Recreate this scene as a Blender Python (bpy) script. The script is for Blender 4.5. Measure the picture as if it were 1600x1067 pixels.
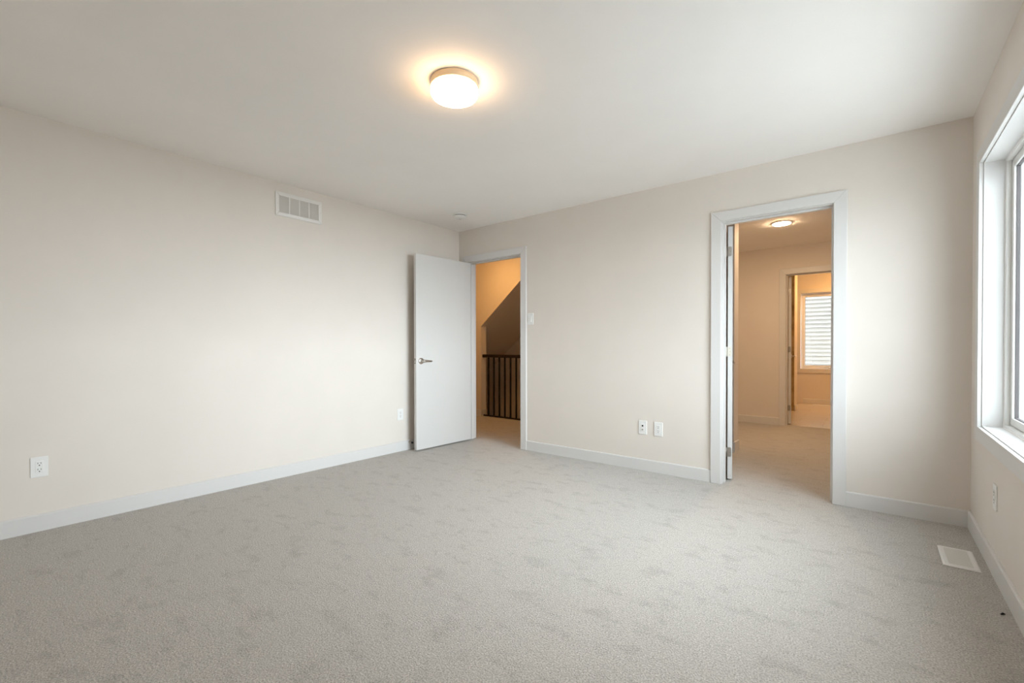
import bpy, bmesh, math, random
from mathutils import Vector, Matrix

random.seed(7)
sc = bpy.context.scene
for o in list(bpy.data.objects):
    bpy.data.objects.remove(o)
COL = sc.collection

# ------------------------------------------------------------------ camera
W = 4.295          # room width (x), back wall at y = 0, left wall at x = 0
H = 2.44
YB = -4.33         # wall behind the camera
CAM = (3.8422, -3.8087, 1.0812)
YAW, PITCH, ROLL, FPX, SHIFT = 0.6739966, -0.00934897, -0.00140838, 708.5165, 14.919
cam_d = bpy.data.cameras.new('camera')
cam = bpy.data.objects.new('camera', cam_d)
COL.objects.link(cam)
sc.camera = cam
cam_d.sensor_fit = 'HORIZONTAL'
cam_d.sensor_width = 36.0
cam_d.lens = FPX / 1600.0 * 36.0
cam_d.shift_y = SHIFT / 1600.0
cam_d.clip_start = 0.02
cam_d.clip_end = 200
f = Vector((-math.sin(YAW) * math.cos(PITCH), math.cos(YAW) * math.cos(PITCH), math.sin(PITCH)))
r = Vector((math.cos(YAW), math.sin(YAW), 0))
u = r.cross(f)
r2 = r * math.cos(ROLL) + u * math.sin(ROLL)
u2 = -r * math.sin(ROLL) + u * math.cos(ROLL)
m = Matrix((r2, u2, -f)).transposed().to_4x4()
m.translation = Vector(CAM)
cam.matrix_world = m

# ------------------------------------------------------------------ world, light, exposure
SKY = 8.5
BAND = 0.0
GLOW, GLOW_AZ, GLOW_EL, GLOW_N = 23.0, -3.0, 8.0, 5.0
LAMP = 22.0
HALL = 60.0
CLOSET = 300.0
BATH = 125.0
LAMP_COL = (1.0, 0.62, 0.32)
WARM_COL = (1.0, 0.52, 0.16)
world = bpy.data.worlds.new('overcast_sky')
sc.world = world
world.use_nodes = True
wt = world.node_tree
bg = wt.nodes['Background']
bg.inputs[0].default_value = (0.86, 0.945, 1.035, 1)
# cloudy sky: even veil + bright low band along the horizon + wide glow where the veiled sun stands


def wmath(op, a, b=None):
    n = wt.nodes.new('ShaderNodeMath')
    n.operation = op
    for k, v in enumerate((a, b)):
        if v is None:
            continue
        if isinstance(v, (int, float)):
            n.inputs[k].default_value = v
        else:
            wt.links.new(v, n.inputs[k])
    return n.outputs[0]


tc = wt.nodes.new('ShaderNodeTexCoord')
sep = wt.nodes.new('ShaderNodeSeparateXYZ')
wt.links.new(tc.outputs['Generated'], sep.inputs[0])
q = wmath('DIVIDE', wmath('SUBTRACT', sep.outputs['Z'], 0.08), 0.20)
band = wmath('POWER', 2.718, wmath('MULTIPLY', wmath('MULTIPLY', q, q), -1.0))
vd = wt.nodes.new('ShaderNodeVectorMath')
vd.operation = 'DOT_PRODUCT'
wt.links.new(tc.outputs['Generated'], vd.inputs[0])
az, el = math.radians(GLOW_AZ), math.radians(GLOW_EL)
vd.inputs[1].default_value = (math.cos(az) * math.cos(el), -math.sin(az) * math.cos(el), math.sin(el))
lobe = wmath('POWER', wmath('MAXIMUM', vd.outputs['Value'], 0.0), GLOW_N)
tot = wmath('ADD', wmath('ADD', wmath('MULTIPLY', band, BAND), wmath('MULTIPLY', lobe, GLOW)), SKY)
wt.links.new(tot, bg.inputs[1])
sc.view_settings.view_transform = 'Standard'
sc.view_settings.look = 'None'
sc.view_settings.exposure = 0.13
sc.view_settings.gamma = 1.0
sc.view_settings.use_curve_mapping = False
sc.cycles.use_denoising = True
sc.cycles.max_bounces = 14
sc.cycles.diffuse_bounces = 9
sc.cycles.glossy_bounces = 4
sc.cycles.transmission_bounces = 8
sc.cycles.sample_clamp_indirect = 6.0


def portal(name, loc, rot, sx, sy):
    d = bpy.data.lights.new(name, 'AREA')
    d.shape = 'RECTANGLE'
    d.size, d.size_y = sx, sy
    d.cycles.is_portal = True
    o = bpy.data.objects.new(name, d)
    o.location, o.rotation_euler = loc, rot
    COL.objects.link(o)


WY0, WY1, WZ0, WZ1 = -2.30, -0.328, 0.641, 2.069     # bedroom window opening
BX0, BX1, BZ0, BZ1 = 2.745, 3.65, 0.655, 2.085       # bathroom window opening
portal('window_portal', (W + 0.245, (WY0 + WY1) / 2, (WZ0 + WZ1) / 2), (0, math.radians(90), 0), WZ1 - WZ0, WY1 - WY0)
portal('bath_portal', ((BX0 + BX1) / 2, 6.47, (BZ0 + BZ1) / 2), (math.radians(-90), 0, 0), BX1 - BX0, BZ1 - BZ0)


# ------------------------------------------------------------------ materials
def newmat(name):
    mt = bpy.data.materials.new(name)
    mt.use_nodes = True
    return mt, mt.node_tree, mt.node_tree.nodes['Principled BSDF']


def coords(nt, scale=(1, 1, 1)):
    g = nt.nodes.new('ShaderNodeNewGeometry')
    mp = nt.nodes.new('ShaderNodeMapping')
    mp.inputs['Scale'].default_value = scale
    nt.links.new(g.outputs['Position'], mp.inputs['Vector'])
    return mp.outputs['Vector']


def noise(nt, vec, scale, detail=2, rough=0.5):
    n = nt.nodes.new('ShaderNodeTexNoise')
    n.inputs['Scale'].default_value = scale
    n.inputs['Detail'].default_value = detail
    n.inputs['Roughness'].default_value = rough
    nt.links.new(vec, n.inputs['Vector'])
    return n.outputs['Fac']


def ramp(nt, fac, stops):
    c = nt.nodes.new('ShaderNodeValToRGB')
    e = c.color_ramp.elements
    while len(e) < len(stops):
        e.new(0.5)
    for i, (p, col) in enumerate(stops):
        e[i].position = p
        e[i].color = tuple(col) + (1,)
    nt.links.new(fac, c.inputs[0])
    return c.outputs['Color']


def bump(nt, bs, h, strength, dist):
    b = nt.nodes.new('ShaderNodeBump')
    b.inputs['Strength'].default_value = strength
    b.inputs['Distance'].default_value = dist
    nt.links.new(h, b.inputs['Height'])
    nt.links.new(b.outputs['Normal'], bs.inputs['Normal'])


def mix(nt, a, b, fac, mode='MULTIPLY'):
    x = nt.nodes.new('ShaderNodeMix')
    x.data_type = 'RGBA'
    x.blend_type = mode
    x.inputs[0].default_value = fac
    nt.links.new(a, x.inputs[6])
    nt.links.new(b, x.inputs[7])
    return x.outputs[2]


def paint(name, col, rough=0.6, var=0.015, bs_strength=0.06, nscale=160):
    mt, nt, bs = newmat(name)
    v = coords(nt)
    n = noise(nt, v, 3.0, 3)
    lo = [c * (1 - var) for c in col]
    hi = [min(1, c * (1 + var)) for c in col]
    nt.links.new(ramp(nt, n, [(0.3, lo), (0.7, hi)]), bs.inputs['Base Color'])
    bs.inputs['Roughness'].default_value = rough
    bs.inputs['Specular IOR Level'].default_value = 0.3
    bump(nt, bs, noise(nt, v, nscale, 2), bs_strength, 0.002)
    return mt


def metal(name, col, rough=0.35):
    mt, nt, bs = newmat(name)
    v = coords(nt, (1, 1, 30))
    n = noise(nt, v, 40, 2)
    nt.links.new(ramp(nt, n, [(0.2, [c * 0.92 for c in col]), (0.8, col)]), bs.inputs['Base Color'])
    bs.inputs['Metallic'].default_value = 1.0
    bs.inputs['Roughness'].default_value = rough
    return mt


def glow(name, col, strength):
    mt, nt, bs = newmat(name)
    bs.inputs['Base Color'].default_value = (0.9, 0.9, 0.88, 1)
    v = coords(nt)
    n = noise(nt, v, 6, 1)
    c = ramp(nt, n, [(0, [x * 0.98 for x in col]), (1, col)])
    nt.links.new(c, bs.inputs['Emission Color'])
    bs.inputs['Emission Strength'].default_value = strength
    bs.inputs['Roughness'].default_value = 0.25
    return mt


def carpet_mat():
    mt, nt, bs = newmat('carpet')
    v = coords(nt)
    fine = noise(nt, v, 165, 3, 0.72)
    mid = noise(nt, v, 34, 3, 0.6)
    big = noise(nt, coords(nt, (1.0, 1.6, 1.0)), 6.5, 5, 0.66)
    c1 = ramp(nt, fine, [(0.31, (0.27, 0.248, 0.222)), (0.5, (0.51, 0.482, 0.446)), (0.70, (0.74, 0.71, 0.67))])
    c2 = ramp(nt, mid, [(0.30, (0.90, 0.90, 0.90)), (0.7, (1, 1, 1))])
    c3 = ramp(nt, big, [(0.36, (0.87, 0.865, 0.86)), (0.47, (1, 1, 1)), (0.8, (1, 1, 1))])
    c = mix(nt, mix(nt, c1, c2, 1.0), c3, 1.0)
    nt.links.new(c, bs.inputs['Base Color'])
    bs.inputs['Roughness'].default_value = 0.95
    bs.inputs['Specular IOR Level'].default_value = 0.08
    bs.inputs['Sheen Weight'].default_value = 0.15
    bump(nt, bs, noise(nt, v, 160, 3, 0.7), 0.8, 0.006)
    return mt


def tile_mat():
    mt, nt, bs = newmat('floor_tile')
    v = coords(nt)
    b = nt.nodes.new('ShaderNodeTexBrick')
    b.offset = 0.5
    b.inputs['Scale'].default_value = 1.0
    b.inputs['Brick Width'].default_value = 0.60
    b.inputs['Row Height'].default_value = 0.30
    b.inputs['Mortar Size'].default_value = 0.004
    b.inputs['Color1'].default_value = (0.60, 0.55, 0.49, 1)
    b.inputs['Color2'].default_value = (0.57, 0.52, 0.46, 1)
    b.inputs['Mortar'].default_value = (0.45, 0.40, 0.34, 1)
    nt.links.new(v, b.inputs['Vector'])
    c2 = ramp(nt, noise(nt, coords(nt, (1, 5, 1)), 5, 3), [(0.3, (0.92, 0.91, 0.9)), (0.7, (1, 1, 1))])
    nt.links.new(mix(nt, b.outputs['Color'], c2, 1.0), bs.inputs['Base Color'])
    bs.inputs['Roughness'].default_value = 0.35
    return mt


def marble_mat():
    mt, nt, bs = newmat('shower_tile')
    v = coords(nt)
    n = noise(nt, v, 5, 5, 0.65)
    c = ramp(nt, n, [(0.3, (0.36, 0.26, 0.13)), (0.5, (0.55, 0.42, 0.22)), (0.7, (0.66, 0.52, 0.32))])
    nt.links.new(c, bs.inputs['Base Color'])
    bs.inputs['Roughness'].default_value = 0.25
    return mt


def glass_mat():
    mt = bpy.data.materials.new('window_glass')
    mt.use_nodes = True
    nt = mt.node_tree
    nt.nodes.clear()
    out = nt.nodes.new('ShaderNodeOutputMaterial')
    tr = nt.nodes.new('ShaderNodeBsdfTransparent')
    tr.inputs[0].default_value = (0.93, 0.95, 0.94, 1)
    gl = nt.nodes.new('ShaderNodeBsdfGlossy')
    gl.inputs['Roughness'].default_value = 0.02
    fr = nt.nodes.new('ShaderNodeFresnel')
    ge = nt.nodes.new('ShaderNodeNewGeometry')
    io = nt.nodes.new('ShaderNodeMapRange')          # same index seen from both faces of the thin pane
    io.inputs['To Min'].default_value = 1.6
    io.inputs['To Max'].default_value = 1.0 / 1.6
    nt.links.new(ge.outputs['Backfacing'], io.inputs['Value'])
    nt.links.new(io.outputs['Result'], fr.inputs[0])
    mx = nt.nodes.new('ShaderNodeMixShader')
    nt.links.new(fr.outputs[0], mx.inputs[0])
    nt.links.new(tr.outputs[0], mx.inputs[1])
    nt.links.new(gl.outputs[0], mx.inputs[2])
    nt.links.new(mx.outputs[0], out.inputs[0])
    return mt


M_WALL = paint('wall_paint', (0.735, 0.683, 0.63), 0.7)
M_CEIL = paint('ceiling_paint', (0.88, 0.855, 0.83), 0.85, 0.01, 0.1, 90)
M_TRIM = paint('trim_paint', (0.68, 0.67, 0.66), 0.35, 0.006, 0.015, 60)
M_DOOR = paint('door_paint', (0.64, 0.63, 0.615), 0.4, 0.006, 0.015, 60)
M_VINYL = paint('white_vinyl', (0.80, 0.80, 0.785), 0.3, 0.005, 0.0)
M_PLAST = paint('white_plastic', (0.80, 0.80, 0.785), 0.35, 0.005, 0.0)
M_CREAM = paint('cream_plastic', (0.66, 0.62, 0.54), 0.4, 0.02, 0.0)
M_GRILLE = paint('white_metal', (0.78, 0.765, 0.745), 0.4, 0.005, 0.0)
M_LOUVER = paint('grille_louver', (0.70, 0.675, 0.64), 0.5, 0.005, 0.0)
M_DARK = paint('dark_slot', (0.02, 0.02, 0.02), 0.6, 0.05, 0.0)
M_GREY = paint('grey_slot', (0.20, 0.20, 0.20), 0.6, 0.05, 0.0)
M_BLACK = paint('black_metal', (0.006, 0.005, 0.005), 0.6, 0.1, 0.02)
M_RAIL = paint('dark_stained_wood', (0.022, 0.012, 0.010), 0.35, 0.3, 0.04, 60)
M_RUBBER = paint('black_rubber', (0.02, 0.02, 0.022), 0.7, 0.1, 0.0)
M_GASKET = paint('window_gasket', (0.10, 0.09, 0.09), 0.6, 0.05, 0.0)
M_NICKEL = metal('brushed_nickel', (0.62, 0.58, 0.53), 0.3)
M_HINGE = metal('hinge_nickel', (0.40, 0.37, 0.33), 0.42)
M_CARPET = carpet_mat()
M_TILE = tile_mat()
M_MARBLE = marble_mat()
M_GLASS = glass_mat()
M_SIDING = paint('siding_vinyl', (0.54, 0.52, 0.49), 0.5, 0.01, 0.02)
M_STUCCO = paint('grey_stucco', (0.15, 0.15, 0.148), 0.8, 0.05, 0.1)
M_EARTH = paint('ground_cover', (0.58, 0.575, 0.56), 0.9, 0.15, 0.0)
M_LAMP = glow('lamp_glass', LAMP_COL, LAMP)
M_HALL = glow('hall_lamp_glass', WARM_COL, HALL)
M_CLOS = glow('closet_lamp_glass', (1.0, 0.70, 0.42), CLOSET)
M_BATH = glow('bath_lamp_glass', WARM_COL, BATH)
M_BASE = paint('lamp_base_enamel', (0.88, 0.70, 0.48), 0.4, 0.01, 0.0)


# ------------------------------------------------------------------ geometry helpers
class MB:
    def __init__(s):
        s.bm = bmesh.new()

    def box(s, x0, x1, y0, y1, z0, z1, M=None):
        vs = [s.bm.verts.new(p) for p in [(x0, y0, z0), (x1, y0, z0), (x1, y1, z0), (x0, y1, z0),
                                          (x0, y0, z1), (x1, y0, z1), (x1, y1, z1), (x0, y1, z1)]]
        for q in [(3, 2, 1, 0), (4, 5, 6, 7), (0, 1, 5, 4), (1, 2, 6, 5), (2, 3, 7, 6), (3, 0, 4, 7)]:
            s.bm.faces.new([vs[i] for i in q])
        if M is not None:
            for v in vs:
                v.co = M @ v.co
        return s

    def prism(s, pts, axis, a, b):
        """closed outline pts (2D) extruded from a to b along axis."""
        def P(p, t):
            return {'x': (t, p[0], p[1]), 'y': (p[0], t, p[1]), 'z': (p[0], p[1], t)}[axis]
        A = [s.bm.verts.new(P(p, a)) for p in pts]
        B = [s.bm.verts.new(P(p, b)) for p in pts]
        n = len(pts)
        s.bm.faces.new(A)
        s.bm.faces.new(B[::-1])
        for i in range(n):
            s.bm.faces.new([A[i], B[i], B[(i + 1) % n], A[(i + 1) % n]])
        return s

    def lathe(s, prof, seg=48, M=None, caps=True):
        """prof: list of (radius, z); revolved round z."""
        rings = []
        for (rad, z) in prof:
            rings.append([s.bm.verts.new((rad * math.cos(2 * math.pi * i / seg), rad * math.sin(2 * math.pi * i / seg), z)) for i in range(seg)])
        fs = []
        for a, b in zip(rings, rings[1:]):
            for i in range(seg):
                fs.append(s.bm.faces.new([a[i], a[(i + 1) % seg], b[(i + 1) % seg], b[i]]))
        for fc in fs:
            fc.smooth = True
        if caps:
            s.bm.faces.new(rings[0][::-1])
            s.bm.faces.new(rings[-1])
        if M is not None:
            for rg in rings:
                for v in rg:
                    v.co = M @ v.co
        return s

    def tube(s, pts, radii, seg=14):
        """swept round tube through pts with elliptical radii (ra, rb)."""
        rings = []
        for i, p in enumerate(pts):
            p = Vector(p)
            d = (Vector(pts[min(i + 1, len(pts) - 1)]) - Vector(pts[max(i - 1, 0)])).normalized()
            up = Vector((0, 0, 1)) if abs(d.z) < 0.9 else Vector((1, 0, 0))
            a = d.cross(up).normalized()
            b = a.cross(d).normalized()
            ra, rb = radii[i] if isinstance(radii[i], tuple) else (radii[i], radii[i])
            rings.append([s.bm.verts.new(p + a * ra * math.cos(2 * math.pi * k / seg) + b * rb * math.sin(2 * math.pi * k / seg)) for k in range(seg)])
        for a, b in zip(rings, rings[1:]):
            for k in range(seg):
                fc = s.bm.faces.new([a[k], a[(k + 1) % seg], b[(k + 1) % seg], b[k]])
                fc.smooth = True
        s.bm.faces.new(rings[0][::-1])
        s.bm.faces.new(rings[-1])
        return s

    def build(s, name, mat, parent=None, bev=0.0, seg=2, M=None):
        bmesh.ops.recalc_face_normals(s.bm, faces=s.bm.faces)
        me = bpy.data.meshes.new(name)
        s.bm.to_mesh(me)
        s.bm.free()
        me.materials.append(mat)
        o = bpy.data.objects.new(name, me)
        COL.objects.link(o)
        if parent is not None:
            o.parent = parent
        if M is not None:
            o.matrix_local = M
        if bev:
            b = o.modifiers.new('edge', 'BEVEL')
            b.width, b.segments, b.limit_method = bev, seg, 'ANGLE'
            b.angle_limit = math.radians(40)
        return o


def tag(o, label, cat, group=None, kind=None):
    o['label'] = label
    o['category'] = cat
    if group:
        o['group'] = group
    if kind:
        o['kind'] = kind
    return o


def empty(name, loc=(0, 0, 0), rz=0.0):
    o = bpy.data.objects.new(name, None)
    o.location = loc
    o.rotation_euler = (0, 0, rz)
    o.empty_display_size = 0.1
    COL.objects.link(o)
    return o


def struct(mb, name, mat, label, cat, bev=0.0):
    return tag(mb.build(name, mat, bev=bev), label, cat, kind='structure')


# ------------------------------------------------------------------ dimensions
D1 = (0.149, 0.921)     # bedroom door clear opening (jamb faces)
D2 = (2.909, 3.617)     # walk-through closet door
D3 = (2.904, 3.667)     # bathroom door
DH = 2.055              # head of every doorway
TJ = 0.019              # jamb thickness
CT = 0.018              # casing thickness
CW = 0.075              # casing width
WT = 0.12               # partition thickness
Y3 = 3.345              # near face of the bathroom wall
YW = 6.30               # near face of the bathroom window wall
XH = 1.20               # wall between hall and closet

# ------------------------------------------------------------------ floors and ceiling
struct(MB().box(-2.62, W + 0.02, YB - 0.12, 1.50, -0.20, 0.0).box(XH + 0.02, W + 0.02, 1.50, Y3 + 0.075, -0.20, 0.0),
       'floor', M_CARPET, 'greige cut pile carpet running through bedroom, hall and closet', 'floor')
struct(MB().box(1.4, W + 0.02, Y3 + 0.075, YW + 0.12, -0.20, 0.003),
       'floor_bath', M_TILE, 'beige rectangular floor tiles beyond the second doorway', 'floor')
struct(MB().box(-2.62, W + 0.14, YB - 0.12, YW + 0.14, H, H + 0.25),
       'ceiling', M_CEIL, 'flat white ceiling over the bedroom', 'ceiling')

# ------------------------------------------------------------------ walls
struct(MB().box(-0.12, 0.0, YB - 0.12, 0.0, 0, H), 'wall_left', M_WALL,
       'long pale greige wall with the return air grille near the ceiling', 'wall')
struct(MB().box(-2.62, D1[0] - TJ, 0, WT, 0, H).box(D1[0] - TJ, D1[1] + TJ, 0, WT, DH + TJ, H)
       .box(D1[1] + TJ, D2[0] - TJ, 0, WT, 0, H).box(D2[0] - TJ, D2[1] + TJ, 0, WT, DH + TJ, H)
       .box(D2[1] + TJ, W, 0, WT, 0, H), 'wall_back', M_WALL,
       'pale greige wall holding both doorways', 'wall')
WO = 0.24
struct(MB().box(W, W + WO, YB - 0.12, WY0, 0, H).box(W, W + WO, WY1, YW + 0.14, 0, H)
       .box(W, W + WO, WY0, WY1, 0, WZ0).box(W, W + WO, WY0, WY1, WZ1, H), 'wall_right', M_WALL,
       'greige wall around the large white framed window', 'wall')
struct(MB().box(0, W, YB - 0.12, YB, 0, H), 'wall_front', M_WALL, 'plain greige wall behind the viewer', 'wall')

# hall beyond the open bedroom door
SL = 0.8311
def soffit_z(x):
    return 1.399 + SL * (x + 0.954)
xs = -0.954 + (H - 1.399) / SL
struct(MB().prism([(-2.62, 0), (-0.954, 0), (-0.954, 1.399), (xs, H), (-2.62, H)], 'y', 1.42, 1.54), 'wall_hall', M_WALL,
       'warmly lit hall wall cut on a diagonal under the upper stairs', 'wall')
struct(MB().prism([(-2.62, soffit_z(-2.62)), (xs, H), (xs, H + 0.1), (-2.62, soffit_z(-2.62) + 0.1)], 'y', 1.54, 2.66),
       'ceiling_soffit', M_WALL, 'shaded sloping underside of the upper stairs', 'ceiling')
struct(MB().box(-2.62, XH + 0.12, 2.66, 2.78, -2.7, H), 'wall_stairwell', M_WALL, 'dim brown wall at the back of the stairwell', 'wall')
struct(MB().box(-2.74, -2.62, 0.0, 2.78, -2.7, H), 'wall_hall_end', M_WALL, 'end wall of the hall beside the stairwell', 'wall')
struct(MB().box(XH, XH + 0.12, WT, Y3, 0, H).box(XH, XH + 0.12, 1.5, 2.66, -2.7, 0), 'wall_hall_side', M_WALL, 'wall between the hall and the closet', 'wall')
struct(MB().box(-2.62, XH, 1.38, 1.50, -2.7, -0.2), 'wall_stairwell_near', M_WALL, 'stairwell wall below the hall landing', 'wall')
struct(MB().box(-2.74, XH + 0.12, 1.38, 2.78, -2.8, -2.7), 'floor_stairwell', M_CARPET, 'carpeted floor at the foot of the stairwell', 'floor')

# walk-through closet
struct(MB().box(XH + 0.12, 2.722, 1.24, 1.415, 0, H), 'wall_closet_partition', M_WALL, 'short partition end seen just past the closet door', 'wall')
struct(MB().box(XH, D3[0] - TJ, Y3, Y3 + WT, 0, H).box(D3[0] - TJ, D3[1] + TJ, Y3, Y3 + WT, DH + TJ, H)
       .box(D3[1] + TJ, W, Y3, Y3 + WT, 0, H), 'wall_closet_back', M_WALL, 'tan lit wall around the bathroom doorway', 'wall')
# bathroom
struct(MB().box(1.5, 1.62, Y3 + WT, YW, 0, H), 'wall_bath_side', M_WALL, 'side wall of the bathroom', 'wall')
struct(MB().box(1.5, BX0, YW, YW + 0.14, 0, H).box(BX1, W, YW, YW + 0.14, 0, H)
       .box(BX0, BX1, YW, YW + 0.14, 0, BZ0).box(BX0, BX1, YW, YW + 0.14, BZ1, H), 'wall_bath_back', M_WALL,
       'golden lit bathroom wall around the far window', 'wall')
struct(MB().box(1.62, 2.80, 5.07, 5.40, 0, H), 'wall_shower', M_WALL, 'bathroom pier beside the far window', 'wall')
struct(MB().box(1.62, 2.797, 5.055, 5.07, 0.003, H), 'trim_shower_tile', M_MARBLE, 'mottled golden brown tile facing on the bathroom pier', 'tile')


# ------------------------------------------------------------------ trims
BBH, BBT = 0.100, 0.013
def bb_prof():
    return [(0, 0), (-BBT, 0), (-BBT, BBH - 0.006), (-BBT + 0.005, BBH), (0, BBH)]

def baseboard(name, a, b, label):
    """a, b: ends of the wall line; the board stands on the side to the right of a->b."""
    a, b = Vector(a), Vector(b)
    d = (b - a).normalized()
    nrm = Vector((d.y, -d.x))
    mb = MB()
    P = bb_prof()
    ring = []
    for e in (a, b):
        ring.append([mb.bm.verts.new((e.x + nrm.x * -p[0], e.y + nrm.y * -p[0], p[1])) for p in P])
    mb.bm.faces.new(ring[0]); mb.bm.faces.new(ring[1][::-1])
    for i in range(len(P)):
        mb.bm.faces.new([ring[0][i], ring[1][i], ring[1][(i + 1) % 5], ring[0][(i + 1) % 5]])
    return struct(mb, name, M_TRIM, label, 'baseboard')

CO = CW + 0.005   # casing outer offset from the jamb face
baseboard('baseboard_left', (0, YB), (0, 0), 'white baseboard along the long wall with the grille')
baseboard('baseboard_back', (D1[1] + CO, 0), (D2[0] - CO, 0), 'white baseboard between the two doorways')
baseboard('baseboard_back_corner', (D2[1] + CO, 0), (W, 0), 'white baseboard between the closet doorway and the window wall')
baseboard('baseboard_right', (W, 0), (W, YB), 'white baseboard below the large window')
baseboard('baseboard_front', (W, YB), (0, YB), 'white baseboard behind the viewer')
baseboard('baseboard_hall', (-2.62, 1.42), (-0.954, 1.42), 'baseboard on the warmly lit hall wall')
baseboard('baseboard_hall_return', (-0.954, 1.42 - BBT), (-0.954, 1.54), 'short baseboard on the hall wall end beside the railing')
baseboard('baseboard_closet', (1.32, Y3), (D3[0] - CO, Y3), 'baseboard on the tan closet wall beside the bathroom doorway')
baseboard('baseboard_closet_partition', (1.32, 1.24), (2.722 + BBT, 1.24), 'baseboard on the closet partition front')
baseboard('baseboard_closet_end', (2.722, 1.24), (2.722, 1.415), 'short baseboard on the end of the closet partition')
baseboard('baseboard_bath', (2.80, YW), (W, YW), 'baseboard below the bathroom window')
baseboard('baseboard_bath_pier', (2.80, 5.055), (2.80, 5.40), 'short baseboard on the bathroom pier end')


def door_trim(name, xa, xb, yn, yf, label, stop_y):
    """jamb and casings of a doorway in a wall from yn (near face) to yf (far face)."""
    t = tag(empty(name, ((xa + xb) / 2, yn, 0)), label, 'door frame', kind='structure')
    ox, oy = -(xa + xb) / 2, -yn
    j = MB()
    j.box(xa - TJ + ox, xa + ox, 0, yf - yn, 0, DH).box(xb + ox, xb + TJ + ox, 0, yf - yn, 0, DH)
    j.box(xa - TJ + ox, xb + TJ + ox, 0, yf - yn, DH, DH + TJ)
    j.build('jamb', M_TRIM, t, 0.0015)
    s0, s1 = stop_y
    st = MB()
    st.box(xa + ox, xa + 0.011 + ox, s0, s1, 0, DH).box(xb - 0.011 + ox, xb + ox, s0, s1, 0, DH).box(xa + 0.011 + ox, xb - 0.011 + ox, s0, s1, DH - 0.011, DH)
    st.build('door_stop_strip', M_TRIM, t, 0.001)
    for (y0, y1) in ((-CT, 0.0), (yf - yn, yf - yn + CT)):
        c = MB()
        i, o_ = 0.005, CO
        h0, h1 = DH + i, DH + o_
        for side in (-1, 1):
            xi = (xa - i if side < 0 else xb + i) + ox
            xo = (xa - o_ if side < 0 else xb + o_) + ox
            pts = [(xi, 0), (xi, h0), (xo, h1), (xo, 0)]
            c.prism(pts, 'y', y0, y1)
        c.prism([(xa - i + ox, h0), (xb + i + ox, h0), (xb + o_ + ox, h1), (xa - o_ + ox, h1)], 'y', y0, y1)
        c.build('casing', M_TRIM, t, 0.003, 3)
    return t

door_trim('trim_1', D1[0], D1[1], 0, WT, 'white casing and jamb of the hall doorway', (0.040, 0.075))
door_trim('trim_2', D2[0], D2[1], 0, WT, 'white casing and jamb of the closet doorway', (0.045, 0.080))
door_trim('trim_3', D3[0], D3[1], Y3, Y3 + WT, 'casing and jamb of the bathroom doorway', (0.045, 0.080))


# ------------------------------------------------------------------ doors
def rr(w, h, rad, n=5):
    """rounded rectangle outline centred on 0,0"""
    pts = []
    for cx, cy, a0 in ((w / 2 - rad, h / 2 - rad, 0), (-w / 2 + rad, h / 2 - rad, 90), (-w / 2 + rad, -h / 2 + rad, 180), (w / 2 - rad, -h / 2 + rad, 270)):
        for k in range(n + 1):
            a = math.radians(a0 + 90 * k / n)
            pts.append((cx + rad * math.cos(a), cy + rad * math.sin(a)))
    return pts


def lever(parent, x, z, y, out, toward):
    """lever handle on a slab: rose at (x, y, z), out = +-1 along y, lever points along toward * x."""
    h = MB()
    rot = Matrix.Translation((x, y, z)) @ Matrix.Rotation(math.radians(-90 * out), 4, 'X')
    h.lathe([(0.033, 0.0), (0.033, 0.004), (0.030, 0.009), (0.018, 0.012)], 32, rot)
    o = h.build('lever_rose', M_NICKEL, parent)
    l = MB()
    yo = y + out * 0.050
    l.tube([(x, y + out * 0.008, z), (x, y + out * 0.036, z)], [0.0105, 0.010])
    l.tube([(x - toward * 0.012, yo, z), (x, yo, z), (x + toward * 0.03, yo + out * 0.002, z), (x + toward * 0.07, yo, z - 0.002), (x + toward * 0.100, yo - out * 0.004, z - 0.004), (x + toward * 0.113, yo - out * 0.008, z - 0.005)],
           [(0.009, 0.010), (0.013, 0.0135), (0.0115, 0.012), (0.009, 0.0095), (0.0075, 0.008), (0.005, 0.006)])
    l.build('lever_handle', M_NICKEL, parent)


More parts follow.
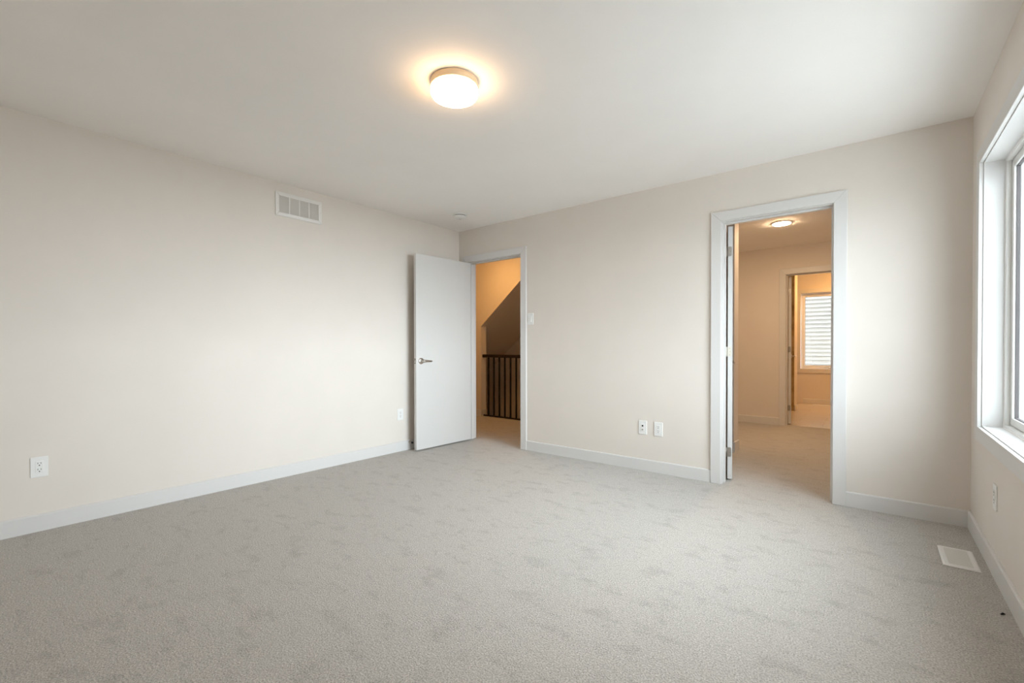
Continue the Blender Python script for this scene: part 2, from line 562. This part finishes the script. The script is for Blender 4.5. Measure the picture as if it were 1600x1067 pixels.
def door_leaf(name, pin, width, y0, y1, angle, label, xoff, hinge_mats=None):
    """slab hinged on its low-x side; local x runs from the pin along the closed leaf; y0..y1 is the slab in closed position relative to pin."""
    root = tag(empty(name, (pin[0], pin[1], 0), angle), label, 'door', kind='structure')
    slab = MB().box(xoff, xoff + width, y0, y1, 0.014, DH - 0.010).build('door_slab', M_DOOR, root, 0.0015)
    hx = xoff + width - 0.062
    lever(slab, hx, 0.935, y0, -1, -1)
    lever(slab, hx, 0.935, y1, 1, -1)
    pl = MB()
    ym = (y0 + y1) / 2
    pl.prism([(ym + p[0], 0.935 + p[1]) for p in rr(0.025, 0.057, 0.004)], 'x', xoff + width - 0.001, xoff + width + 0.0012)
    pl.build('latch_plate', M_NICKEL, slab)
    lt = MB().box(xoff + width, xoff + width + 0.010, ym - 0.007, ym + 0.007, 0.928, 0.944)
    lt.build('latch_bolt', M_HINGE, slab, 0.002)
    for za, zb in ((0.946, 0.962), (0.909, 0.921)):
        MB().box(xoff + width + 0.001, xoff + width + 0.002, ym - 0.006, ym + 0.006, za, zb).build('latch_screw', M_DARK, slab)
    pz = [1.845, 1.040, 0.230]
    far = abs(y1) < abs(y0)
    for k, z in enumerate(pz):
        mt = (hinge_mats or [M_HINGE] * 3)[k]
        hb = MB()
        # leaf let into the hinge edge of the slab, with rounded inner corners
        ya, yb = (y1 + 0.002, y0 + 0.007) if far else (y0 - 0.002, y1 - 0.007)
        s = 1 if yb > ya else -1
        rad, hh = 0.010, 0.0385
        pts = [(ya, z - hh)]
        for a0 in range(0, 91, 18):
            a = math.radians(a0 - 90)
            pts.append((yb - s * rad + s * rad * math.cos(a), z - hh + rad + rad * math.sin(a)))
        for a0 in range(0, 91, 18):
            a = math.radians(a0)
            pts.append((yb - s * rad + s * rad * math.cos(a), z + hh - rad + rad * math.sin(a)))
        pts.append((ya, z + hh))
        hb.prism(pts, 'x', xoff - 0.0022, xoff + 0.0008)
        hb.tube([(0.0, 0.0, z - hh), (0.0, 0.0, z + hh)], [0.0055, 0.0055], 12)
        hg = hb.build('hinge', mt, root)
        for (dy, dz) in ((0.5, 0.026), (0.32, 0.0), (0.5, -0.026)):
            yy = ya + (yb - ya) * (1 - dy)
            sq = MB().lathe([(0.0032, -0.0026), (0.0032, -0.0021)], 10, Matrix.Translation((xoff, yy, z + dz)) @ Matrix.Rotation(math.radians(90), 4, 'Y'))
            sq.build('hinge_screw', M_HINGE if mt is M_CREAM else M_GREY, hg)
    return root

door_leaf('door_1', (D1[0] + 0.001, -0.009), D1[1] - D1[0] - 0.006, 0.010, 0.045, math.radians(-92.6),
          'white flush door standing open against the long wall', 0.003)
door_leaf('door_2', (D2[0] + 0.001, WT + 0.009), D2[1] - D2[0] - 0.006, -0.045, -0.010, math.radians(106),
          'white flush door swung into the closet, only its hinge edge showing', 0.003, [M_HINGE, M_CREAM, M_HINGE])
door_leaf('door_3', (D3[0] + 0.001, Y3 + WT + 0.009), D3[1] - D3[0] - 0.006, -0.045, -0.010, math.radians(97.3),
          'bathroom door swung inward with dark hinges on its edge', 0.003)

# spring door stop on the baseboard of the long wall
ds = tag(empty('door_stop', (BBT, -0.752, 0.078)), 'small metal stop with a black tip on the baseboard behind the open door', 'door stop')
rotY = Matrix.Rotation(math.radians(90), 4, 'Y')
MB().lathe([(0.012, 0), (0.012, 0.004), (0.006, 0.008), (0.005, 0.040)], 20, rotY).build('stop_post', M_NICKEL, ds)
MB().lathe([(0.009, 0.036), (0.0115, 0.040), (0.0115, 0.052), (0.008, 0.058)], 20, rotY).build('rubber_tip', M_RUBBER, ds)


# ------------------------------------------------------------------ windows
def window(name, label, M, w, h, depth, ct=CT, sashes=1, crank=None):
    """local frame: x along the wall, z up, y = 0 at the wall face, +y towards outside; opening 0..w, 0..h"""
    root = tag(empty(name), label, 'window', kind='structure')
    root.matrix_world = M
    i, o_ = -0.007, CW - 0.007
    c = MB()
    A = [(-i, -i), (w + i, -i), (w + i, h + i), (-i, h + i)]
    B = [(-o_, -o_), (w + o_, -o_), (w + o_, h + o_), (-o_, h + o_)]
    for k in range(4):
        n = (k + 1) % 4
        c.prism([A[k], A[n], B[n], B[k]], 'y', -ct, 0.0)
    c.build('window_casing', M_TRIM, root, 0.002)
    j = MB()   # jamb liner
    t = 0.012
    j.box(-0.0, t, 0.0, depth, 0, h).box(w - t, w, 0.0, depth, 0, h).box(t, w - t, 0.0, depth, 0, t).box(t, w - t, 0.0, depth, h - t, h)
    j.build('window_jamb', M_TRIM, root, 0.001)
    def ring(y0, y1, e0, e1, x0=0.0, x1=None):
        x1 = w if x1 is None else x1
        m_ = MB()
        m_.box(x0 + e0, x0 + e1, y0, y1, e0, h - e0).box(x1 - e1, x1 - e0, y0, y1, e0, h - e0)
        m_.box(x0 + e1, x1 - e1, y0, y1, e0, e1).box(x0 + e1, x1 - e1, y0, y1, h - e1, h - e0)
        return m_
    fr = ring(depth, depth + 0.022, t, t + 0.018)
    fr.box(t + 0.018, w - t - 0.018, depth + 0.020, depth + 0.06, t, t + 0.018)
    fr.box(t, t + 0.018, depth + 0.022, depth + 0.07, t, h - t).box(w - t - 0.018, w - t, depth + 0.022, depth + 0.07, t, h - t)
    fr.box(t + 0.018, w - t - 0.018, depth + 0.020, depth + 0.06, h - t - 0.018, h - t)
    fr.build('window_frame', M_VINYL, root, 0.003)
    sw = (w - 2 * (t + 0.018)) / sashes
    for k in range(sashes):
        x0 = t + 0.018 + k * sw
        x1 = x0 + sw
        e = t + 0.018
        def rg(y0, y1, a, b):
            m_ = MB()
            m_.box(x0 + a, x0 + b, y0, y1, e + a, h - e - a).box(x1 - b, x1 - a, y0, y1, e + a, h - e - a)
            m_.box(x0 + b, x1 - b, y0, y1, e + a, e + b).box(x0 + b, x1 - b, y0, y1, h - e - b, h - e - a)
            return m_
        s_ = rg(depth + 0.020, depth + 0.055, 0.0015, 0.040).build('sash', M_VINYL, root, 0.003)
        rg(depth + 0.030, depth + 0.045, 0.040, 0.0435).build('gasket', M_GASKET, s_)
        MB().box(x0 + 0.040, x1 - 0.040, depth + 0.036, depth + 0.040, e + 0.040, h - e - 0.040).build('pane', M_GLASS, s_)
    if crank is not None:
        k = MB()
        k.box(crank - 0.03, crank + 0.03, depth - 0.012, depth, 0.013, 0.03)
        k.tube([(crank, depth - 0.016, 0.028), (crank - 0.03, depth - 0.03, 0.045), (crank - 0.085, depth - 0.03, 0.038)], [0.007, 0.006, 0.007], 10)
        k.build('crank_handle', M_NICKEL, root)
    return root

Mr = Matrix.Translation((W, WY1, WZ0)) @ Matrix.Rotation(math.radians(-90), 4, 'Z')
window('window_1', 'large white framed window over the floor register', Mr, WY1 - WY0, WZ1 - WZ0, 0.080, sashes=1)
Mb = Matrix.Translation((BX0, YW, BZ0))
window('window_2', 'smaller bathroom window looking onto pale siding', Mb, BX1 - BX0, BZ1 - BZ0, 0.070, crank=0.47)

# ------------------------------------------------------------------ outside
nh = MB()
yo, lap = 8.0, 0.088
z = -3.0
while z < 6.0:
    nh.prism([(yo, z + lap), (yo + 0.2, z + lap), (yo + 0.2, z), (yo - 0.016, z), (yo - 0.024, z + 0.004), (yo - 0.024, z + 0.010)], 'x', -3.0, 6.0)
    z += lap
tag(nh.build('neighbour_house', M_SIDING), 'pale lap siding of a house outside the bathroom window', 'house')
struct(MB().box(-2.74, W + 0.24, YB - 0.12, YW + 0.14, H + 0.25, 5.6), 'sky_blocker', M_SIDING, 'unseen mass added over the rooms to shade the siding', 'sky_blocker')  # unseen block added above the ceiling, tall enough to dim the neighbouring siding
struct(MB().box(W + 0.24, 9.0, 5.0, YW + 0.14, -3.0, 5.6), 'wall_light_blocker', M_STUCCO, 'added grey outside wall keeping side light off the siding', 'wall')  # invented wing, placed to block sky light entering the siding gap sideways
struct(MB().box(-60, 60, -60, 60, -3.2, -3.0), 'ground', M_EARTH, 'ground outside the house', 'ground')


# ------------------------------------------------------------------ lamps
def drum_lamp(x, y, glassmat, label, rad=0.121):
    t = tag(empty('ceiling_lamp', (x, y, H)), label, 'ceiling light', 'flush drum ceiling lamps')
    MB().lathe([(rad - 0.004, 0.0), (rad, -0.003), (rad, -0.034), (rad - 0.003, -0.036)], 64).build('lamp_base', M_BASE, t)
    MB().lathe([(rad - 0.004, -0.0362), (rad - 0.001, -0.040), (rad - 0.001, -0.066), (rad - 0.007, -0.077), (rad - 0.022, -0.082), (0.03, -0.083)], 64).build('lamp_shade', glassmat, t)
    return t
drum_lamp(2.156, -2.167, M_LAMP, 'glowing white drum lamp flush on the bedroom ceiling')
drum_lamp(-0.35, 0.72, M_HALL, 'glowing drum lamp flush on the hall ceiling above the landing')
drum_lamp(3.5, 5.45, M_BATH, 'glowing drum lamp flush on the bathroom ceiling')
t = tag(empty('downlight', (3.04, 1.944, H)), 'thin round glowing disc light on the closet ceiling', 'ceiling light')
MB().lathe([(0.100, 0.0), (0.100, -0.006), (0.092, -0.012), (0.086, -0.012)], 48).build('lamp_ring', M_PLAST, t)
MB().lathe([(0.085, -0.0125), (0.080, -0.018), (0.02, -0.021)], 48).build('lamp_lens', M_CLOS, t)

# smoke detector
t = tag(empty('smoke_detector', (0.507, -0.486, H)), 'round white smoke detector on the ceiling above the open door', 'smoke detector')
MB().lathe([(0.075, 0), (0.075, -0.006), (0.070, -0.010)], 40).build('mounting_plate', M_PLAST, t)
MB().lathe([(0.058, -0.010), (0.058, -0.016)], 40).build('sensor_gap', M_DARK, t)
MB().lathe([(0.064, -0.016), (0.067, -0.022), (0.062, -0.036), (0.050, -0.042), (0.024, -0.044)], 40).build('detector_body', M_PLAST, t)
MB().lathe([(0.013, -0.044), (0.012, -0.048)], 20).build('test_button', M_LOUVER, t)


# ------------------------------------------------------------------ wall plates
def Mwall(side, along, z):
    """local x runs to the reader's eye-right of the wall, local y sticks out into the room, z up"""
    if side == 'left':
        return Matrix.Translation((0, along, z)) @ Matrix.Rotation(math.radians(-90), 4, 'Z')
    if side == 'back':
        return Matrix.Translation((along, 0, z)) @ Matrix.Rotation(math.radians(180), 4, 'Z')
    return Matrix.Translation((W, along, z)) @ Matrix.Rotation(math.radians(90), 4, 'Z')

def plate(root, w=0.074, h=0.119):
    p = MB()
    p.prism(rr(w, h, 0.004), 'y', 0.0, 0.0055)
    return p.build('cover_plate', M_PLAST, root, 0.002, 3)

def outlet(side, along, z, label):
    root = tag(empty('outlet'), label, 'outlet', 'duplex power outlets')
    root.matrix_world = Mwall(side, along, z)
    plate(root)
    f_ = MB()
    f_.prism(rr(0.034, 0.068, 0.003), 'y', 0.004, 0.0072)
    face = f_.build('receptacle', M_PLAST, root, 0.0008)
    for dz in (0.017, -0.019):
        for dx in (-0.0065, 0.0065):
            MB().box(dx - 0.0014, dx + 0.0014, 0.0068, 0.0077, dz + 0.001, dz + 0.010).build('blade_slot', M_GREY, face)
        MB().lathe([(0.0030, 0.0068), (0.0030, 0.0078)], 12, Matrix.Translation((0, 0, dz - 0.007)) @ Matrix.Rotation(math.radians(-90), 4, 'X')).build('ground_hole', M_DARK, face)
    return root

outlet('left', -3.465, 0.378, 'white duplex outlet low on the long wall, far from the open door')
outlet('left', -0.861, 0.382, 'white duplex outlet on the long wall just beside the open door')
outlet('back', 2.403, 0.374, 'white duplex outlet next to the jack plate, on the closet doorway side')
outlet('right', -0.715, 0.367, 'white duplex outlet under the large window')

j = tag(empty('jack_plate'), 'white wall plate with two round cable jacks between the doorways', 'jack plate')
j.matrix_world = Mwall('back', 2.264, 0.375)
plate(j)
f_ = MB()
f_.prism(rr(0.034, 0.068, 0.003), 'y', 0.004, 0.0072)
face = f_.build('jack_insert', M_PLAST, j, 0.0008)
rX = Matrix.Rotation(math.radians(-90), 4, 'X')
MB().box(-0.007, 0.007, 0.0068, 0.0078, 0.008, 0.022).build('network_jack', M_DARK, face)
MB().lathe([(0.0065, 0.0068), (0.0065, 0.010), (0.0048, 0.010), (0.0048, 0.015), (0.002, 0.0152)], 16, Matrix.Translation((0, 0, -0.017)) @ rX).build('coax_jack', M_HINGE, face)

s = tag(empty('light_switch'), 'white rocker light switch beside the hall doorway', 'light switch')
s.matrix_world = Mwall('back', 1.048, 1.370)
plate(s)
MB().prism(rr(0.034, 0.068, 0.003), 'y', 0.004, 0.0070).build('switch_frame', M_PLAST, s, 0.0008)
rk = MB()
rk.prism([(0.0065, 0.031), (0.0120, -0.031), (0.0065, -0.031)], 'x', -0.0145, 0.0145)
rk.build('rocker', M_PLAST, s, 0.0006)

# ------------------------------------------------------------------ return air grille on the long wall
g = tag(empty('air_grille', (0, -1.908, 2.265)), 'white slotted return air grille high on the long wall', 'vent')
g.matrix_world = Mwall('left', -1.908, 2.265)
gw, gh, b1 = 0.398, 0.198, 0.031
fr = MB()
A = [(-gw / 2 + b1, -gh / 2 + b1), (gw / 2 - b1, -gh / 2 + b1), (gw / 2 - b1, gh / 2 - b1), (-gw / 2 + b1, gh / 2 - b1)]
B = [(-gw / 2, -gh / 2), (gw / 2, -gh / 2), (gw / 2, gh / 2), (-gw / 2, gh / 2)]
for k in range(4):
    n = (k + 1) % 4
    fr.prism([A[k], A[n], B[n], B[k]], 'y', 0.0, 0.009)
fr.build('grille_frame', M_GRILLE, g, 0.003, 3)
MB().box(-gw / 2 + b1, gw / 2 - b1, 0.0002, 0.0008, -gh / 2 + b1, gh / 2 - b1).build('grille_back', M_LOUVER, g)
lv = MB()
zc = -gh / 2 + b1 + 0.002
while zc < gh / 2 - b1 - 0.001:
    lv.prism([(0.0045, zc + 0.0036), (0.0068, zc), (0.0068, zc + 0.0010), (0.0052, zc + 0.0042)], 'x', -gw / 2 + b1, gw / 2 - b1)
    zc += 0.0044
lv.build('louver_blades', M_LOUVER, g)
for k in (-1, 0, 1):
    x_ = k * (gw - 2 * b1) / 4
    MB().box(x_ - 0.0045, x_ + 0.0045, 0.001, 0.0075, -gh / 2 + b1, gh / 2 - b1).build('divider_bar', M_GRILLE, g)
for sgn in (-1, 1):
    MB().lathe([(0.0038, 0.0088), (0.003, 0.0105)], 12, Matrix.Translation((sgn * (gw / 2 - 0.014), 0, 0)) @ rX).build('screw', M_LOUVER, g)


# ------------------------------------------------------------------ floor registers
def register(x0, x1, y0, y1, label, z0=0.0, nb=18):
    cx, cy = (x0 + x1) / 2, (y0 + y1) / 2
    root = tag(empty('floor_register', (cx, cy, z0)), label, 'floor register', 'white floor registers')
    a, b = (x1 - x0) / 2, (y1 - y0) / 2
    e = 0.022
    f_ = MB()
    O0 = [(-a, -b), (a, -b), (a, b), (-a, b)]
    T0 = [(-a + 0.008, -b + 0.008), (a - 0.008, -b + 0.008), (a - 0.008, b - 0.008), (-a + 0.008, b - 0.008)]
    I0 = [(-a + e, -b + e), (a - e, -b + e), (a - e, b - e), (-a + e, b - e)]
    R = []
    for pts, zz in ((O0, 0.0), (O0, 0.003), (T0, 0.008), (I0, 0.007), (I0, 0.002)):
        R.append([f_.bm.verts.new((p[0], p[1], zz)) for p in pts])
    for A_, B_ in zip(R, R[1:]):
        for k in range(4):
            f_.bm.faces.new([A_[k], A_[(k + 1) % 4], B_[(k + 1) % 4], B_[k]])
    f_.build('register_frame', M_GRILLE, root)
    MB().box(-a + e, a - e, -b + e, b - e, 0.0008, 0.0018).build('damper', M_LOUVER, root)
    l_ = MB()
    if b >= a:
        step = (2 * b - 2 * e) / nb
        for k in range(nb):
            yy = -b + e + k * step
            l_.box(-a + e, a - e, yy + step * 0.22, yy + step, 0.0022, 0.0062)
    else:
        step = (2 * a - 2 * e) / nb
        for k in range(nb):
            xx = -a + e + k * step
            l_.box(xx + step * 0.22, xx + step, -b + e, b - e, 0.0022, 0.0062)
    l_.build('louver_blades', M_LOUVER, root)
    return root

register(4.113, 4.247, -0.738, -0.462, 'white metal register in the carpet below the large window', 0.001)
register(2.96, 3.26, 6.13, 6.24, 'pale register in the tile floor under the bathroom window', 0.0035)

# a dark fleck of debris
fl = MB()
fl.tube([(4.245, -1.166, 0.003), (4.252, -1.160, 0.006), (4.258, -1.157, 0.004)], [0.0022, 0.0042, 0.0020], 8)
tag(fl.build('debris_fleck', M_RUBBER), 'tiny dark fleck lying on the carpet by the baseboard under the window', 'debris')

# ------------------------------------------------------------------ stair railing
RX0, RX1, RY = -0.953, XH, 1.480
t = tag(empty('stair_railing', (0, RY, 0)), 'black stained guard railing with thin square balusters at the stairwell', 'railing')
hr = MB()
hr.prism([(-0.030, 0.925), (-0.024, 0.915), (0.024, 0.915), (0.030, 0.925), (0.030, 0.955), (0.022, 0.964), (-0.022, 0.964), (-0.030, 0.955)], 'x', RX0, RX1)
hr.build('handrail', M_RAIL, t, 0.002)
MB().box(RX0, RX1, -0.022, 0.020, 0.0, 0.020).build('shoe_rail', M_RAIL, t, 0.002)
bx = -0.850
while bx < RX1 - 0.05:
    MB().box(bx - 0.0095, bx + 0.0095, -0.0095, 0.0095, 0.018, 0.918).build('baluster', M_BLACK, t)
    bx += 0.1095

# ------------------------------------------------------------------ closet shelves
for nm, z in (('topmost', 1.637), ('second highest', 1.221), ('second lowest', 0.808), ('lowest', 0.394)):
    s_ = MB().box(1.34, 2.706, 0.93, 1.238, z - 0.010, z + 0.008)
    tag(s_.build('closet_shelf', M_TRIM, bev=0.002), nm + ' white shelf edge on the partition behind the closet door', 'shelf', 'closet shelves')
